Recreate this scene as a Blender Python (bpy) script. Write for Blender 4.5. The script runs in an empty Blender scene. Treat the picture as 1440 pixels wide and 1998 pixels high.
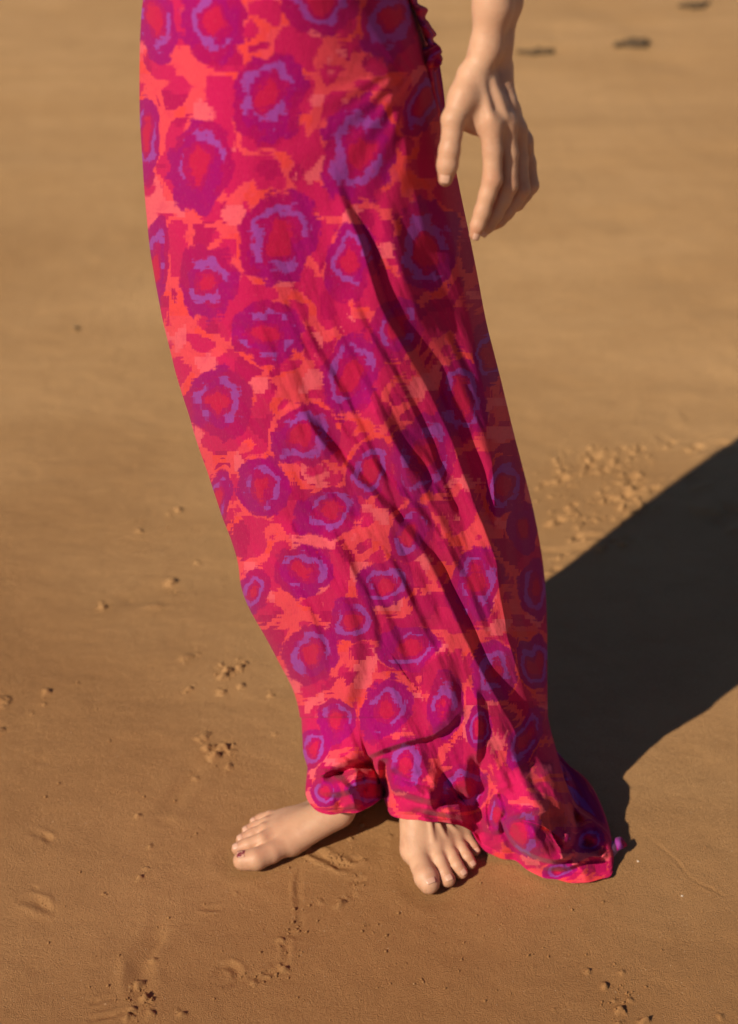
import bpy, math, random
import numpy as np

random.seed(7)
rng = np.random.default_rng(11)
scene = bpy.context.scene
COL = scene.collection

# ------------------------------------------------------------------ camera, sky, sun, exposure
CAM_H, CAM_D, PITCH, FPX = 1.333, 1.378, 32.0, 3000.0      # metres, metres, degrees, focal length in photo pixels
cam_data = bpy.data.cameras.new('camera')
cam = bpy.data.objects.new('camera', cam_data)
COL.objects.link(cam)
cam.location = (0, -CAM_D, CAM_H)
cam.rotation_euler = (math.radians(90 - PITCH), 0, 0)
cam_data.sensor_fit = 'VERTICAL'
cam_data.sensor_height = 36.0
cam_data.lens = FPX / 1998.0 * 36.0
cam_data.clip_start = 0.05
cam_data.clip_end = 6000
cam_data.dof.use_dof = True
cam_data.dof.focus_distance = 1.62
cam_data.dof.aperture_fstop = 3.8
scene.camera = cam

SUN_AZ, SUN_EL = 47.0, 37.0        # light travels towards +x/+y, az from +y towards +x
world = bpy.data.worlds.new('World')
scene.world = world
world.use_nodes = True
wn = world.node_tree
sky = wn.nodes.new('ShaderNodeTexSky')
sky.sky_type = 'NISHITA'
sky.sun_disc = False
sky.sun_elevation = math.radians(SUN_EL)
sky.sun_rotation = math.radians(180 + SUN_AZ)
sky.dust_density = 0.3
sky.air_density = 0.6
wn.links.new(sky.outputs[0], wn.nodes['Background'].inputs[0])
wn.nodes['Background'].inputs[1].default_value = 0.05

sd = bpy.data.lights.new('sun', 'SUN')
sd.energy = 5.0
sd.angle = math.radians(0.55)
sd.color = (1.0, 0.86, 0.68)
sun = bpy.data.objects.new('sun', sd)
COL.objects.link(sun)
sa, se = math.radians(SUN_AZ), math.radians(SUN_EL)
from mathutils import Vector
sun.rotation_euler = Vector((math.sin(sa)*math.cos(se), math.cos(sa)*math.cos(se), -math.sin(se))).to_track_quat('-Z', 'Y').to_euler()
sun.location = (-3, -3, 4)

scene.view_settings.view_transform = 'Standard'
scene.view_settings.look = 'None'
scene.view_settings.exposure = -0.1
scene.view_settings.gamma = 1.0
scene.render.engine = 'CYCLES'
scene.render.resolution_x = 738
scene.render.resolution_y = 1024

# ------------------------------------------------------------------ helpers
CT, ST = math.cos(math.radians(PITCH)), math.sin(math.radians(PITCH))

def ray(px, py):
    """slope of the sight line: x and z gained per metre of y, measured from the surveyed viewpoint"""
    px = np.asarray(px, float); py = np.asarray(py, float)
    a = (px - 720.0) / FPX
    b = (999.0 - py) / FPX
    dy = CT + b * ST
    dz = -ST + b * CT
    return a / dy, dz / dy

def at_y(px, py, y):
    rx, rz = ray(px, py)
    t = np.asarray(y, float) + CAM_D
    return np.stack(np.broadcast_arrays(rx * t, np.asarray(y, float) + 0 * rx, CAM_H + rz * t), -1)

def at_z(px, py, z):
    rx, rz = ray(px, py)
    t = (np.asarray(z, float) - CAM_H) / rz
    return np.stack(np.broadcast_arrays(rx * t, t - CAM_D, np.asarray(z, float) + 0 * t), -1)

def tag(o, label=None, cat=None, group=None, kind=None):
    if label: o['label'] = label
    if cat: o['category'] = cat
    if group: o['group'] = group
    if kind: o['kind'] = kind
    return o

def mesh_obj(name, verts, faces, material=None, parent=None, smooth=True):
    me = bpy.data.meshes.new(name)
    verts = np.asarray(verts, np.float32).reshape(-1, 3)
    if isinstance(faces, np.ndarray):
        nf, k = faces.shape
        me.vertices.add(len(verts)); me.vertices.foreach_set('co', verts.ravel())
        me.loops.add(nf * k); me.loops.foreach_set('vertex_index', faces.astype(np.int32).ravel())
        me.polygons.add(nf)
        me.polygons.foreach_set('loop_start', np.arange(nf, dtype=np.int32) * k)
        me.polygons.foreach_set('loop_total', np.full(nf, k, np.int32))
        me.update(calc_edges=True)
    else:
        me.from_pydata([tuple(map(float, v)) for v in verts], [], faces)
    me.validate()
    if smooth:
        me.polygons.foreach_set('use_smooth', np.ones(len(me.polygons), bool))
    if material: me.materials.append(material)
    o = bpy.data.objects.new(name, me)
    COL.objects.link(o)
    if parent is not None: o.parent = parent
    return o

def grid_faces(nr, nc, wrap=False):
    r = np.arange(nr - 1)[:, None]
    c = np.arange(nc if wrap else nc - 1)[None, :]
    c2 = (c + 1) % nc
    a = r * nc + c; b = r * nc + c2; d = (r + 1) * nc + c; e = (r + 1) * nc + c2
    return np.stack([a, d, e, b], -1).reshape(-1, 4)

def value_noise(x, y, seed=0):
    xi = np.floor(x).astype(np.int64); yi = np.floor(y).astype(np.int64)
    fx = x - xi; fy = y - yi
    fx = fx*fx*fx*(fx*(fx*6-15)+10); fy = fy*fy*fy*(fy*(fy*6-15)+10)
    def h(i, j):
        n = (i * 374761393 + j * 668265263 + seed * 1442695041) & 0xffffffff
        n = ((n ^ (n >> 13)) * 1274126177) & 0xffffffff
        n = n ^ (n >> 16)
        return (n & 0xffff) / 32767.5 - 1.0
    return (h(xi, yi)*(1-fx) + h(xi+1, yi)*fx)*(1-fy) + (h(xi, yi+1)*(1-fx) + h(xi+1, yi+1)*fx)*fy

def fbm(x, y, octaves=4, seed=0, gain=0.5):
    s = 0; a = 1.0
    for k in range(octaves):
        s = s + a * value_noise(x * 2**k + 17.3*k, y * 2**k - 9.1*k, seed + k); a *= gain
    return s

def sstep(a, b, x):
    t = np.clip((x - a) / (b - a), 0, 1)
    return t * t * (3 - 2 * t)

def poly_dist(pts, X, Y):
    """distance, signed side (+ = left hand of travel, y down), and fraction along a polyline"""
    pts = np.asarray(pts, float)
    seg = np.linalg.norm(np.diff(pts, axis=0), axis=1); tot = seg.sum(); acc = 0
    best = np.full(X.shape, 1e9); sgn = np.ones(X.shape); frac = np.zeros(X.shape)
    for i in range(len(pts) - 1):
        ax, ay = pts[i]; dx, dy = pts[i+1] - pts[i]; L = seg[i]
        t = ((X-ax)*dx + (Y-ay)*dy) / (L*L); tc = np.clip(t, 0, 1)
        ex = X - ax - tc*dx; ey = Y - ay - tc*dy
        d = np.hypot(ex, ey)
        m = d < best
        best = np.where(m, d, best)
        sgn = np.where(m, np.where(ex*dy - ey*dx >= 0, 1.0, -1.0), sgn)
        frac = np.where(m, (acc + tc*L)/tot, frac)
        acc += L
    return best, sgn, frac

def smooth_poly(pts, n=8):
    """Catmull-Rom through the points"""
    p = np.asarray(pts, float)
    p = np.vstack([2*p[0]-p[1], p, 2*p[-1]-p[-2]])
    out = []
    for i in range(1, len(p)-2):
        for k in range(n):
            t = k / n
            out.append(0.5*((2*p[i]) + (-p[i-1]+p[i+1])*t + (2*p[i-1]-5*p[i]+4*p[i+1]-p[i+2])*t*t + (-p[i-1]+3*p[i]-3*p[i+1]+p[i+2])*t**3))
    out.append(p[-2])
    return np.array(out)

# ------------------------------------------------------------------ materials
def new_mat(name):
    m = bpy.data.materials.new(name); m.use_nodes = True
    nt = m.node_tree
    return m, nt, nt.nodes['Principled BSDF']

class NT:
    def __init__(s, nt): s.nt = nt
    def n(s, typ, **kw):
        nd = s.nt.nodes.new(typ)
        for k, v in kw.items(): setattr(nd, k, v)
        return nd
    def link(s, a, b): s.nt.links.new(a, b)
    def put(s, sock, v):
        if isinstance(v, bpy.types.NodeSocket): s.nt.links.new(v, sock)
        else: sock.default_value = v
    def math(s, op, a, b=0.0, c=None, clamp=False):
        nd = s.n('ShaderNodeMath', operation=op, use_clamp=clamp)
        s.put(nd.inputs[0], a); s.put(nd.inputs[1], b)
        if c is not None: s.put(nd.inputs[2], c)
        return nd.outputs[0]
    def vmath(s, op, a, b=None):
        nd = s.n('ShaderNodeVectorMath', operation=op)
        s.put(nd.inputs[0], a)
        if b is not None: s.put(nd.inputs[1], b)
        return nd.outputs[0]
    def noise(s, vec, scale, detail=2.0, rough=0.5, color=False, dist=0.0):
        nd = s.n('ShaderNodeTexNoise')
        s.put(nd.inputs['Vector'], vec); nd.inputs['Scale'].default_value = scale
        nd.inputs['Detail'].default_value = detail; nd.inputs['Roughness'].default_value = rough
        nd.inputs['Distortion'].default_value = dist
        return nd.outputs['Color' if color else 'Fac']
    def mix(s, fac, a, b, blend='MIX'):
        nd = s.n('ShaderNodeMix', data_type='RGBA', blend_type=blend)
        s.put(nd.inputs[0], fac)
        s.put(nd.inputs[6], a); s.put(nd.inputs[7], b)
        return nd.outputs[2]
    def step(s, x, lo, hi):
        nd = s.n('ShaderNodeMapRange', interpolation_type='SMOOTHSTEP')
        s.put(nd.inputs[0], x); nd.inputs[1].default_value = lo; nd.inputs[2].default_value = hi
        return nd.outputs[0]
    def bump(s, h, strength, dist, normal=None):
        nd = s.n('ShaderNodeBump'); s.put(nd.inputs['Height'], h)
        nd.inputs['Strength'].default_value = strength; nd.inputs['Distance'].default_value = dist
        if normal is not None: s.link(normal, nd.inputs['Normal'])
        return nd.outputs[0]

def lin(r, g, b):
    f = lambda c: (c/255/12.92) if c <= 10 else ((c/255+0.055)/1.055)**2.4
    return (f(r), f(g), f(b), 1.0)

def make_sand():
    m, nt, bsdf = new_mat('wet_sand'); q = NT(nt)
    geo = q.n('ShaderNodeNewGeometry'); P = geo.outputs['Position']
    big = q.noise(P, 1.3, 3, 0.5)
    st = q.vmath('MULTIPLY', P, (0.7, 2.6, 1.0))
    streak = q.noise(st, 1.7, 4, 0.6)
    mid = q.noise(P, 14, 4, 0.6)
    grain = q.noise(P, 650, 3, 0.75)
    grain2 = q.noise(P, 260, 3, 0.6)
    c1 = q.mix(q.step(streak, 0.3, 0.7), (0.415, 0.235, 0.102, 1), (0.49, 0.285, 0.130, 1))
    c2 = q.mix(q.step(big, 0.35, 0.7), c1, (0.40, 0.222, 0.093, 1))
    c3 = q.mix(q.math('MULTIPLY', q.step(mid, 0.45, 0.75), 0.35), c2, (0.36, 0.195, 0.08, 1))
    c4 = q.mix(q.math('MULTIPLY', q.step(grain, 0.50, 0.72), 0.45), c3, (0.56, 0.39, 0.21, 1))
    c5 = q.mix(q.math('MULTIPLY', q.step(grain, 0.50, 0.30), 0.40), c4, (0.20, 0.115, 0.05, 1))
    spk = q.noise(q.vmath('ADD', P, (3.1, 1.7, 0)), 420, 1, 0.5)
    c6 = q.mix(q.math('MULTIPLY', q.step(spk, 0.74, 0.78), 0.7), c5, (0.08, 0.055, 0.035, 1))
    spk2 = q.noise(q.vmath('ADD', P, (-2.1, 4.7, 0)), 380, 1, 0.5)
    c7 = q.mix(q.math('MULTIPLY', q.step(spk2, 0.76, 0.79), 0.8), c6, (0.75, 0.62, 0.45, 1))
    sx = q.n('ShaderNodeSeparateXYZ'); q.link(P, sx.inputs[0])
    damp = q.math('ADD', q.math('MULTIPLY', sx.outputs[1], -0.34), q.math('MULTIPLY', sx.outputs[0], -0.10))  # near-dark, far-light tone: viewing-angle light painted into the sand, not moisture
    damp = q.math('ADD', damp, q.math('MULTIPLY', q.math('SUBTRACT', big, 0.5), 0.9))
    painted_view_tone = q.step(damp, -0.75, 0.30)
    c8 = q.mix(painted_view_tone, q.mix(1.0, c7, (1.38, 1.41, 1.37, 1), 'MULTIPLY'), q.mix(1.0, c7, (0.88, 0.76, 0.63, 1), 'MULTIPLY'))  # painted view-angle brightness multiplied into the base colour
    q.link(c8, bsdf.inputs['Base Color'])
    bsdf.inputs['Roughness'].default_value = 0.62
    bsdf.inputs['Specular IOR Level'].default_value = 0.35
    h = q.math('ADD', grain, q.math('MULTIPLY', grain2, 0.55))
    n1 = q.bump(h, 0.9, 0.0023)
    n2 = q.bump(mid, 0.35, 0.004, n1)
    q.link(n2, bsdf.inputs['Normal'])
    return m

def make_skin(name='skin'):
    m, nt, bsdf = new_mat(name); q = NT(nt)
    geo = q.n('ShaderNodeNewGeometry'); P = geo.outputs['Position']
    att = q.n('ShaderNodeAttribute', attribute_name='redness')
    n1 = q.noise(P, 38, 4, 0.6)
    n2 = q.noise(P, 9, 2, 0.5)
    c = q.mix(q.step(n2, 0.35, 0.7), (0.60, 0.35, 0.22, 1), (0.66, 0.40, 0.26, 1))
    c = q.mix(q.math('MULTIPLY', q.step(n1, 0.45, 0.72), 0.7), c, (0.50, 0.27, 0.17, 1))
    c = q.mix(q.math('MULTIPLY', att.outputs['Fac'], 0.8), c, (0.46, 0.175, 0.10, 1))
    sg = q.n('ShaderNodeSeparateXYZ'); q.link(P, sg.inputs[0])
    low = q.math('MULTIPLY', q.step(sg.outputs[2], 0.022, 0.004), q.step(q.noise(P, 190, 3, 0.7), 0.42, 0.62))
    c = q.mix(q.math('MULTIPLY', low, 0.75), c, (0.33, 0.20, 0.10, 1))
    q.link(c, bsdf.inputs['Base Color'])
    bsdf.inputs['Roughness'].default_value = 0.5
    bsdf.inputs['Specular IOR Level'].default_value = 0.4
    bsdf.inputs['Subsurface Weight'].default_value = 0.18
    bsdf.inputs['Subsurface Radius'].default_value = (1.0, 0.32, 0.16)
    bsdf.inputs['Subsurface Scale'].default_value = 0.006
    f = q.noise(P, 900, 2, 0.6)
    wr = q.noise(q.vmath('MULTIPLY', P, (1, 1, 3.0)), 160, 3, 0.6)
    q.link(q.bump(f, 0.25, 0.0006, q.bump(wr, 0.25, 0.0012)), bsdf.inputs['Normal'])
    return m

def make_nail():
    m, nt, bsdf = new_mat('nail'); q = NT(nt)
    geo = q.n('ShaderNodeNewGeometry')
    c = q.mix(q.noise(geo.outputs['Position'], 120, 2), (0.62, 0.36, 0.25, 1), (0.69, 0.43, 0.32, 1))
    q.link(c, bsdf.inputs['Base Color'])
    bsdf.inputs['Roughness'].default_value = 0.28
    return m

def make_polish():
    m, nt, bsdf = new_mat('chipped_nail'); q = NT(nt)
    geo = q.n('ShaderNodeNewGeometry')
    c = q.mix(q.step(q.noise(geo.outputs['Position'], 210, 2), 0.48, 0.55), (0.66, 0.38, 0.27, 1), (0.22, 0.035, 0.05, 1))
    q.link(c, bsdf.inputs['Base Color'])
    bsdf.inputs['Roughness'].default_value = 0.3
    return m

def make_fabric():
    """printed crepe: jagged-edged ring medallions on coral and rose.  'ring' carries the distance to the
    nearest medallion in medallion radii; the cloth UV drives the stepped, woven-looking edges."""
    m, nt, bsdf = new_mat('printed_crepe'); q = NT(nt)
    uv = q.n('ShaderNodeUVMap', uv_map='cloth').outputs[0]
    att = q.n('ShaderNodeAttribute', attribute_name='ring').outputs['Fac']
    # uv unit = 1000 photo pixels (about half a metre of cloth)
    def snapped(sx, sy, off=(0.013, 0.021, 0.027)):
        return q.vmath('ADD', q.vmath('SNAP', uv, (sx, sy, 1.0)), off)
    s1 = snapped(0.0050, 0.0078)
    s2 = snapped(0.0046, 0.0125, (3.3, 1.2, 0.023))
    nz1 = q.noise(s1, 22, 2, 0.55)
    nz2 = q.noise(s2, 60, 2, 0.6)
    nz3 = q.noise(s1, 9, 1, 0.5)
    w = q.math('MULTIPLY', q.math('SUBTRACT', nz1, 0.5), 0.95)
    w2 = q.math('MULTIPLY', q.math('SUBTRACT', nz2, 0.5), 0.42)
    r = q.math('ADD', att, q.math('ADD', w, w2))
    soft = 0.022
    coral = lin(236, 70, 86); rose = lin(204, 24, 88); rose2 = lin(184, 12, 84); pink = lin(240, 92, 108)
    orange = lin(238, 66, 70)
    crim = lin(200, 22, 74); mag = lin(176, 4, 92); lav = lin(162, 64, 156); purp = lin(166, 2, 104); deep = lin(176, 6, 90)
    # background strokes
    bvec = snapped(0.0050, 0.0074, (7.713, 2.117, 0.036))
    b1 = q.noise(bvec, 14, 0.6, 0.5)
    b2 = q.noise(snapped(0.0056, 0.008, (0.56, 9.6, 0.031)), 16, 0.5, 0.5)
    b3 = q.noise(snapped(0.0056, 0.008, (5.6, 4.8, 0.025)), 19, 0.5, 0.4)
    att_c = q.math('MINIMUM', att, 2.4)
    wav = q.math('COSINE', q.math('MULTIPLY', q.math('SUBTRACT', q.math('ADD', att_c, q.math('MULTIPLY', w2, .5)), 1.06), 2*math.pi/0.50))
    rid = q.math('SUBTRACT', q.math('MULTIPLY', q.math('ABSOLUTE', q.math('SUBTRACT', b1, 0.5)), 5.0), q.math('ADD', 0.27, q.math('MULTIPLY', wav, 0.14)))
    bg = q.mix(q.step(rid, 0.0, 0.09), coral, rose)
    bg = q.mix(q.math('MULTIPLY', q.step(b2, 0.57, 0.57+soft), q.step(rid, 0.0, 0.05)), bg, rose2)
    bg = q.mix(q.math('MULTIPLY', q.step(b3, 0.62, 0.62+soft), q.step(rid, 0.5, 0.3)), bg, pink)
    bg = q.mix(q.math('MULTIPLY', q.step(b3, 0.42, 0.42-soft), q.step(rid, 0.02, -0.05)), bg, orange)
    # halo strokes follow the medallions
    halo = q.math('MULTIPLY', q.step(r, 1.50, 1.46), q.step(r, 1.30, 1.33))
    c = q.mix(q.step(r, 1.03, 1.03+soft*4), q.mix(q.step(nz3, 0.47, 0.53), deep, purp), bg)
    ringc = q.mix(q.step(q.noise(s2, 16, 1, 0.5), 0.44, 0.46), purp, lav)
    lo = q.math('ADD', 0.50, q.math('MULTIPLY', q.math('SUBTRACT', nz3, 0.5), 0.3))
    lavmask = q.math('MULTIPLY', q.step(q.math('SUBTRACT', r, lo), 0.0, soft*2), q.step(r, 0.79, 0.73))
    c = q.mix(lavmask, c, ringc)
    c = q.mix(q.step(q.math('SUBTRACT', r, lo), soft*0.3, -soft), c, mag)
    c = q.mix(q.step(r, 0.40, 0.30), c, crim)
    # watercolour unevenness and yarn streaks
    wob = q.noise(q.vmath('MULTIPLY', uv, (1.0, 0.35, 1.0)), 320, 3, 0.7)
    c = q.mix(q.math('MULTIPLY', q.step(wob, 0.55, 0.8), 0.22), c, lin(246, 120, 130))
    c = q.mix(q.math('MULTIPLY', q.step(wob, 0.48, 0.22), 0.30), c, lin(120, 4, 60))
    blot = q.noise(uv, 34, 3, 0.55)
    c = q.mix(q.math('MULTIPLY', q.step(blot, 0.5, 0.8), 0.35), c, lin(196, 18, 84))
    c = q.mix(1.0, c, (0.91, 1.0, 1.02, 1), 'MULTIPLY')
    q.link(c, bsdf.inputs['Base Color'])
    bsdf.inputs['Roughness'].default_value = 0.85
    bsdf.inputs['Specular IOR Level'].default_value = 0.12
    bsdf.inputs['Sheen Weight'].default_value = 0.06
    crepe = q.noise(q.vmath('MULTIPLY', uv, (1.0, 0.28, 1.0)), 520, 3, 0.7)
    soft_w = q.noise(q.vmath('MULTIPLY', uv, (1.0, 0.4, 1.0)), 26, 3, 0.55)
    q.link(q.bump(crepe, 0.5, 0.0009, q.bump(soft_w, 0.35, 0.004)), bsdf.inputs['Normal'])
    tr = q.n('ShaderNodeBsdfTranslucent'); q.link(c, tr.inputs[0])
    ms = q.n('ShaderNodeMixShader'); ms.inputs[0].default_value = 0.03
    q.link(bsdf.outputs[0], ms.inputs[1]); q.link(tr.outputs[0], ms.inputs[2])
    q.link(ms.outputs[0], nt.nodes['Material Output'].inputs['Surface'])
    return m

def simple_mat(name, c1, c2, scale, rough):
    m, nt, bsdf = new_mat(name); q = NT(nt)
    geo = q.n('ShaderNodeNewGeometry')
    q.link(q.mix(q.noise(geo.outputs['Position'], scale, 3, 0.6), c1, c2), bsdf.inputs['Base Color'])
    bsdf.inputs['Roughness'].default_value = rough
    return m

M_SAND = make_sand(); M_SKIN = make_skin(); M_NAIL = make_nail(); M_POL = make_polish(); M_FAB = make_fabric()
M_HAIR = simple_mat('brown_hair', (0.05, 0.025, 0.012, 1), (0.12, 0.06, 0.03, 1), 60, 0.5)
M_WEED = simple_mat('dry_seaweed', (0.07, 0.045, 0.022, 1), (0.19, 0.12, 0.06, 1), 90, 0.8)
M_SHELL = simple_mat('pale_shell', (0.60, 0.50, 0.38, 1), (0.75, 0.68, 0.58, 1), 200, 0.5)
M_EYE = simple_mat('eye_white', (0.75, 0.72, 0.7, 1), (0.8, 0.78, 0.75, 1), 10, 0.2)

# ------------------------------------------------------------------ the beach
def axis_steps(lo, hi, fine, far_lo, far_hi, g=1.035):
    a = list(np.arange(lo, hi + fine * 0.5, fine))
    s = fine
    while a[-1] < far_hi: s *= g; a.append(a[-1] + s)
    b = []; s = fine; c = lo
    while c > far_lo: s *= g; c -= s; b.append(c)
    return np.array(b[::-1] + a)

GX = axis_steps(-0.58, 0.68, 0.0021, -2600, 2600, 1.045)
GY = axis_steps(-0.31, 0.90, 0.0021, -600, 3200, 1.022)
SX, SY = np.meshgrid(GX, GY)
fade = np.exp(-((SX/30)**2 + (SY/30)**2))
Z = 0.0022 * fbm(SX*2.1, SY*3.3, 4, 3) * fade
Z += 0.0007 * fbm(SX*22, SY*30, 3, 8) * fade
Z += 0.0085 * fbm(SX*0.55 + 3, SY*0.9, 3, 21) * fade * sstep(1.2, 3.0, SY)
Z += 0.25 * fbm(SX*0.02, SY*0.02, 2, 5) * (1 - fade)

def local(px, py, rad):
    """index window round a spot of the beach"""
    c = at_z(px, py, 0.0)
    i0, i1 = np.searchsorted(GX, [c[0]-rad, c[0]+rad]); j0, j1 = np.searchsorted(GY, [c[1]-rad, c[1]+rad])
    w = (slice(j0, j1), slice(i0, i1))
    return c, w, SX[w]-c[0], SY[w]-c[1]

def pit(px, py, r, depth, rim=0.35, asp=1.0, ang=0.0, rough=0.5, seed=0):
    c, w, X, Y = local(px, py, r*4.5)
    if X.size == 0: return
    ca, sn = math.cos(ang), math.sin(ang)
    U = (X*ca + Y*sn)/asp; V = -X*sn + Y*ca
    n = 1 + rough*0.45*value_noise(X/r*.9 + px, Y/r*.9 + py, 4)
    d = np.hypot(U, V)/r * n
    depth = depth*(1.25 if r < .012 else .7); r = r*(.78 if r < .012 else 1)
    Z[w] += -depth*np.exp(-(d**2.6)) + rim*.35*depth*np.exp(-((d-1.6)/0.5)**2)*np.clip(0.3 + value_noise(X/r*.9+px, Y/r*.9, 9), 0, 1.3)

def clod(px, py, r, h, asp=1.0, ang=0.0):
    c, w, X, Y = local(px, py, r*3.5)
    if X.size == 0: return
    ca, sn = math.cos(ang), math.sin(ang)
    U = (X*ca + Y*sn)/asp; V = -X*sn + Y*ca
    n = 1 + 0.40*value_noise(X/r*1.2 + px, Y/r*1.2 + py, 4) + .25*value_noise(X/r*2.6 + py, Y/r*2.6 + px, 5)
    d = np.hypot(U, V)/r * n
    Z[w] += .42*h*np.clip(1-d**2, 0, 1)**1.1

def groove(pts, width, depth, rim=0.3, soft=1.0, rough=0.3, side=0.0):
    P = at_z(np.array([p[0] for p in pts]), np.array([p[1] for p in pts]), 0.0)[:, :2]
    lo = P.min(0) - width*6; hi = P.max(0) + width*6
    i0, i1 = np.searchsorted(GX, [lo[0], hi[0]]); j0, j1 = np.searchsorted(GY, [lo[1], hi[1]])
    w = (slice(j0, j1), slice(i0, i1)); X = SX[w]; Y = SY[w]
    if X.size == 0: return
    d, s, f = poly_dist(smooth_poly(P, 5), X, Y)
    dd, s, f = poly_dist(smooth_poly(P, 5), X + rough*.5*width*fbm(X/width*.5, Y/width*.5, 2, 7), Y + rough*.5*width*fbm(X/width*.5+9, Y/width*.5, 2, 17))
    d = dd/width
    taper = np.clip(np.minimum(f, 1-f)*4, 0, 1)*np.clip(.75 + .55*value_noise(X/width*.3, Y/width*.3, 3), .15, 1.2)
    depth = depth*(.5 if width < .0075 else .65); rim = min(rim, .8)
    Z[w] += taper*(-depth*np.exp(-(d**2)/soft) + rim*depth*np.exp(-((d-1.9)/0.7)**2)*(1 + side*s))

# small pits and casts left of the dress
for a in [(95,1350,.007,.008),(90,1373,.004,.004),(66,1391,.004,.003),(2,1366,.010,.009),(2,1423,.006,.006),
          (448,1309,.008,.011),(469,1302,.006,.008),(479,1293,.005,.007),(438,1321,.006,.008),(474,1338,.006,.006),(436,1350,.008,.006),
          (371,1344,.005,.006),(530,1357,.005,.006),(402,1437,.009,.006),(408,1458,.006,.010),(441,1457,.008,.010),(420,1474,.009,.009),(450,1494,.006,.005),
          (383,1515,.005,.004),(272,1588,.0035,.005),(295,1648,.0035,.005),(276,1709,.004,.006),(288,1690,.003,.003),
          (301,1869,.0045,.006),(272,1915,.006,.008),(286,1944,.006,.010),(252,1981,.005,.006),(262,1966,.005,.006),(298,1976,.005,.005),(357,1975,.005,.006),
          (557,1886,.005,.007),(523,1899,.0035,.004),(550,1830,.0045,.005),(463,1738,.003,.003),(498,1912,.006,.003),
          (352,993,.008,.007),(275,1033,.006,.005),(387,1094,.005,.004),(205,1183,.007,.008),(338,1133,.010,.009),(150,642,.006,.010),
          (668,1760,.006,.007),(628,1755,.003,.003),(688,1632,.003,.004),(710,1604,.0035,.004),(765,1625,.0025,.003),(718,1612,.003,.003),
          (1150,1891,.0035,.005),(1183,1920,.0045,.007),(1216,1894,.0035,.004),(1213,1967,.006,.009),(1232,1946,.004,.005),(1258,1989,.005,.007),(1202,1948,.003,.004),
          (1045,1883,.002,.003),(1408,1981,.004,.004),(1084,1965,.002,.003),(1266,1987,.004,.006),(1210,1994,.004,.005),(367,1281,.012,.004),
          (540,1430,.003,.003),(600,1650,.005,.006)]:
    clod(a[0]-3, a[1]+3, a[2]*.85, a[3]*2.0, 1.0 + 0.6*random.random(), random.uniform(0, 1.2))
    if random.random() < .5: clod(a[0]-3+a[2]*random.uniform(-2500,2500), a[1]+a[2]*random.uniform(-1500,1500), a[2]*.5, a[3]*.9, 1.3, .5)
# the older footprints, drag marks and ridges
groove([(225,1180),(262,1168),(300,1152),(330,1138)], .016, .0045, .5, 1.3)
groove([(255,1186),(300,1184),(345,1181)], .006, -.004, 0.0)
groove([(396,1492),(345,1550),(296,1600)], .012, .0035, .3)
groove([(300,1602),(345,1606)], .006, .002, .3)
groove([(60,1622),(82,1630),(103,1641)], .0045, .005, .6)
groove([(30,1752),(62,1757),(90,1772),(115,1776)], .006, .0035, .8, rough=.8)
groove([(62,1734),(75,1734)], .004, .003, .6)
groove([(322,1785),(300,1830),(278,1868),(272,1905),(280,1930),(291,1960)], .010, .006, .5, side=.5)
groove([(325,1812),(303,1845),(285,1872)], .0035, .002, .4)
groove([(172,1957),(195,1950),(218,1943)], .003, .0035, 1.1, rough=.2)
groove([(168,1990),(215,1979),(252,1969)], .003, .0040, 1.1, rough=.2)
groove([(385,1769),(412,1771),(432,1768)], .0035, .0035, 1.3)
groove([(590,1680),(582,1740),(588,1790),(572,1812),(552,1828)], .004, .0022, 1.6, rough=.9, side=.8)
groove([(595,1806),(585,1822),(556,1815)], .0045, .002, 1.2, rough=.9)
groove([(552,1832),(560,1850),(555,1880)], .004, .0022, 1.3, rough=.9)
groove([(422,1905),(428,1888),(445,1882),(462,1890),(464,1908),(446,1918),(428,1914)], .0045, .0035, .7)
groove([(602,1655),(618,1664),(640,1676),(665,1687),(695,1693)], .006, .0065, .9, rough=.9)
groove([(675,1672),(692,1676),(700,1668)], .005, .006, .9, rough=.9)
groove([(680,1722),(700,1716),(718,1712)], .005, .004, .9, rough=.9)
groove([(684,1738),(690,1752)], .004, .004, .9, rough=.9)
groove([(490,1905),(512,1908),(525,1896),(545,1890)], .004, .0035, .9, rough=.9)
groove([(1258,1630),(1285,1650),(1318,1678),(1350,1715),(1395,1738),(1440,1765)], .0022, .0016, .5, rough=.3)
groove([(740,1560),(780,1640)], .01, .002, .3)
groove([(66,1488),(90,1480)], .008, .003, .6)
# trampled patch right of the dress
pr = np.random.default_rng(5)
for k in range(150):
    x = 1045 + 260*pr.beta(1.4, 1.6); y = 875 + 210*pr.random()
    if k % 3 == 0: x = 1045 + 330*pr.random(); y = 868 + 60*pr.random() + 0.0*x
    if abs((y-960)/110) + abs((x-1165)/190) > 1.25: continue
    sz = .003 + .006*pr.random()**2
    clod(x, y, sz*.8, sz*1.5, 1+pr.random(), pr.random()*2)
for a in [(1153,895,.008,.011),(1143,913,.006,.008),(1170,918,.006,.008),(1090,939,.008,.011),(1055,948,.006,.007),(1225,936,.007,.009),(1243,946,.009,.008),
          (1264,958,.009,.008),(1213,970,.008,.012),(1180,975,.007,.010),(1172,958,.005,.006),(1081,1019,.009,.014),(1112,988,.006,.010),(1205,880,.006,.006),
          (1242,880,.007,.007),(1304,868,.007,.006),(1352,875,.008,.009),(1185,1062,.006,.006),(1117,1050,.006,.006),(1215,990,.006,.006),(1095,1085,.006,.005),(1075,1114,.006,.005)]:
    clod(a[0]-4, a[1]+4, a[2]*.85, a[3]*1.7, 1.4, random.uniform(0, .8))
    pit(a[0]+9, a[1]-5, a[2]*.9, a[3]*.5, .0, 1.3, .3, .5)
groove([(1215,930),(1240,948),(1268,962)], .008, .008, .7, rough=.7)
groove([(1100,926),(1135,918)], .007, -.004, 0)
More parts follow.
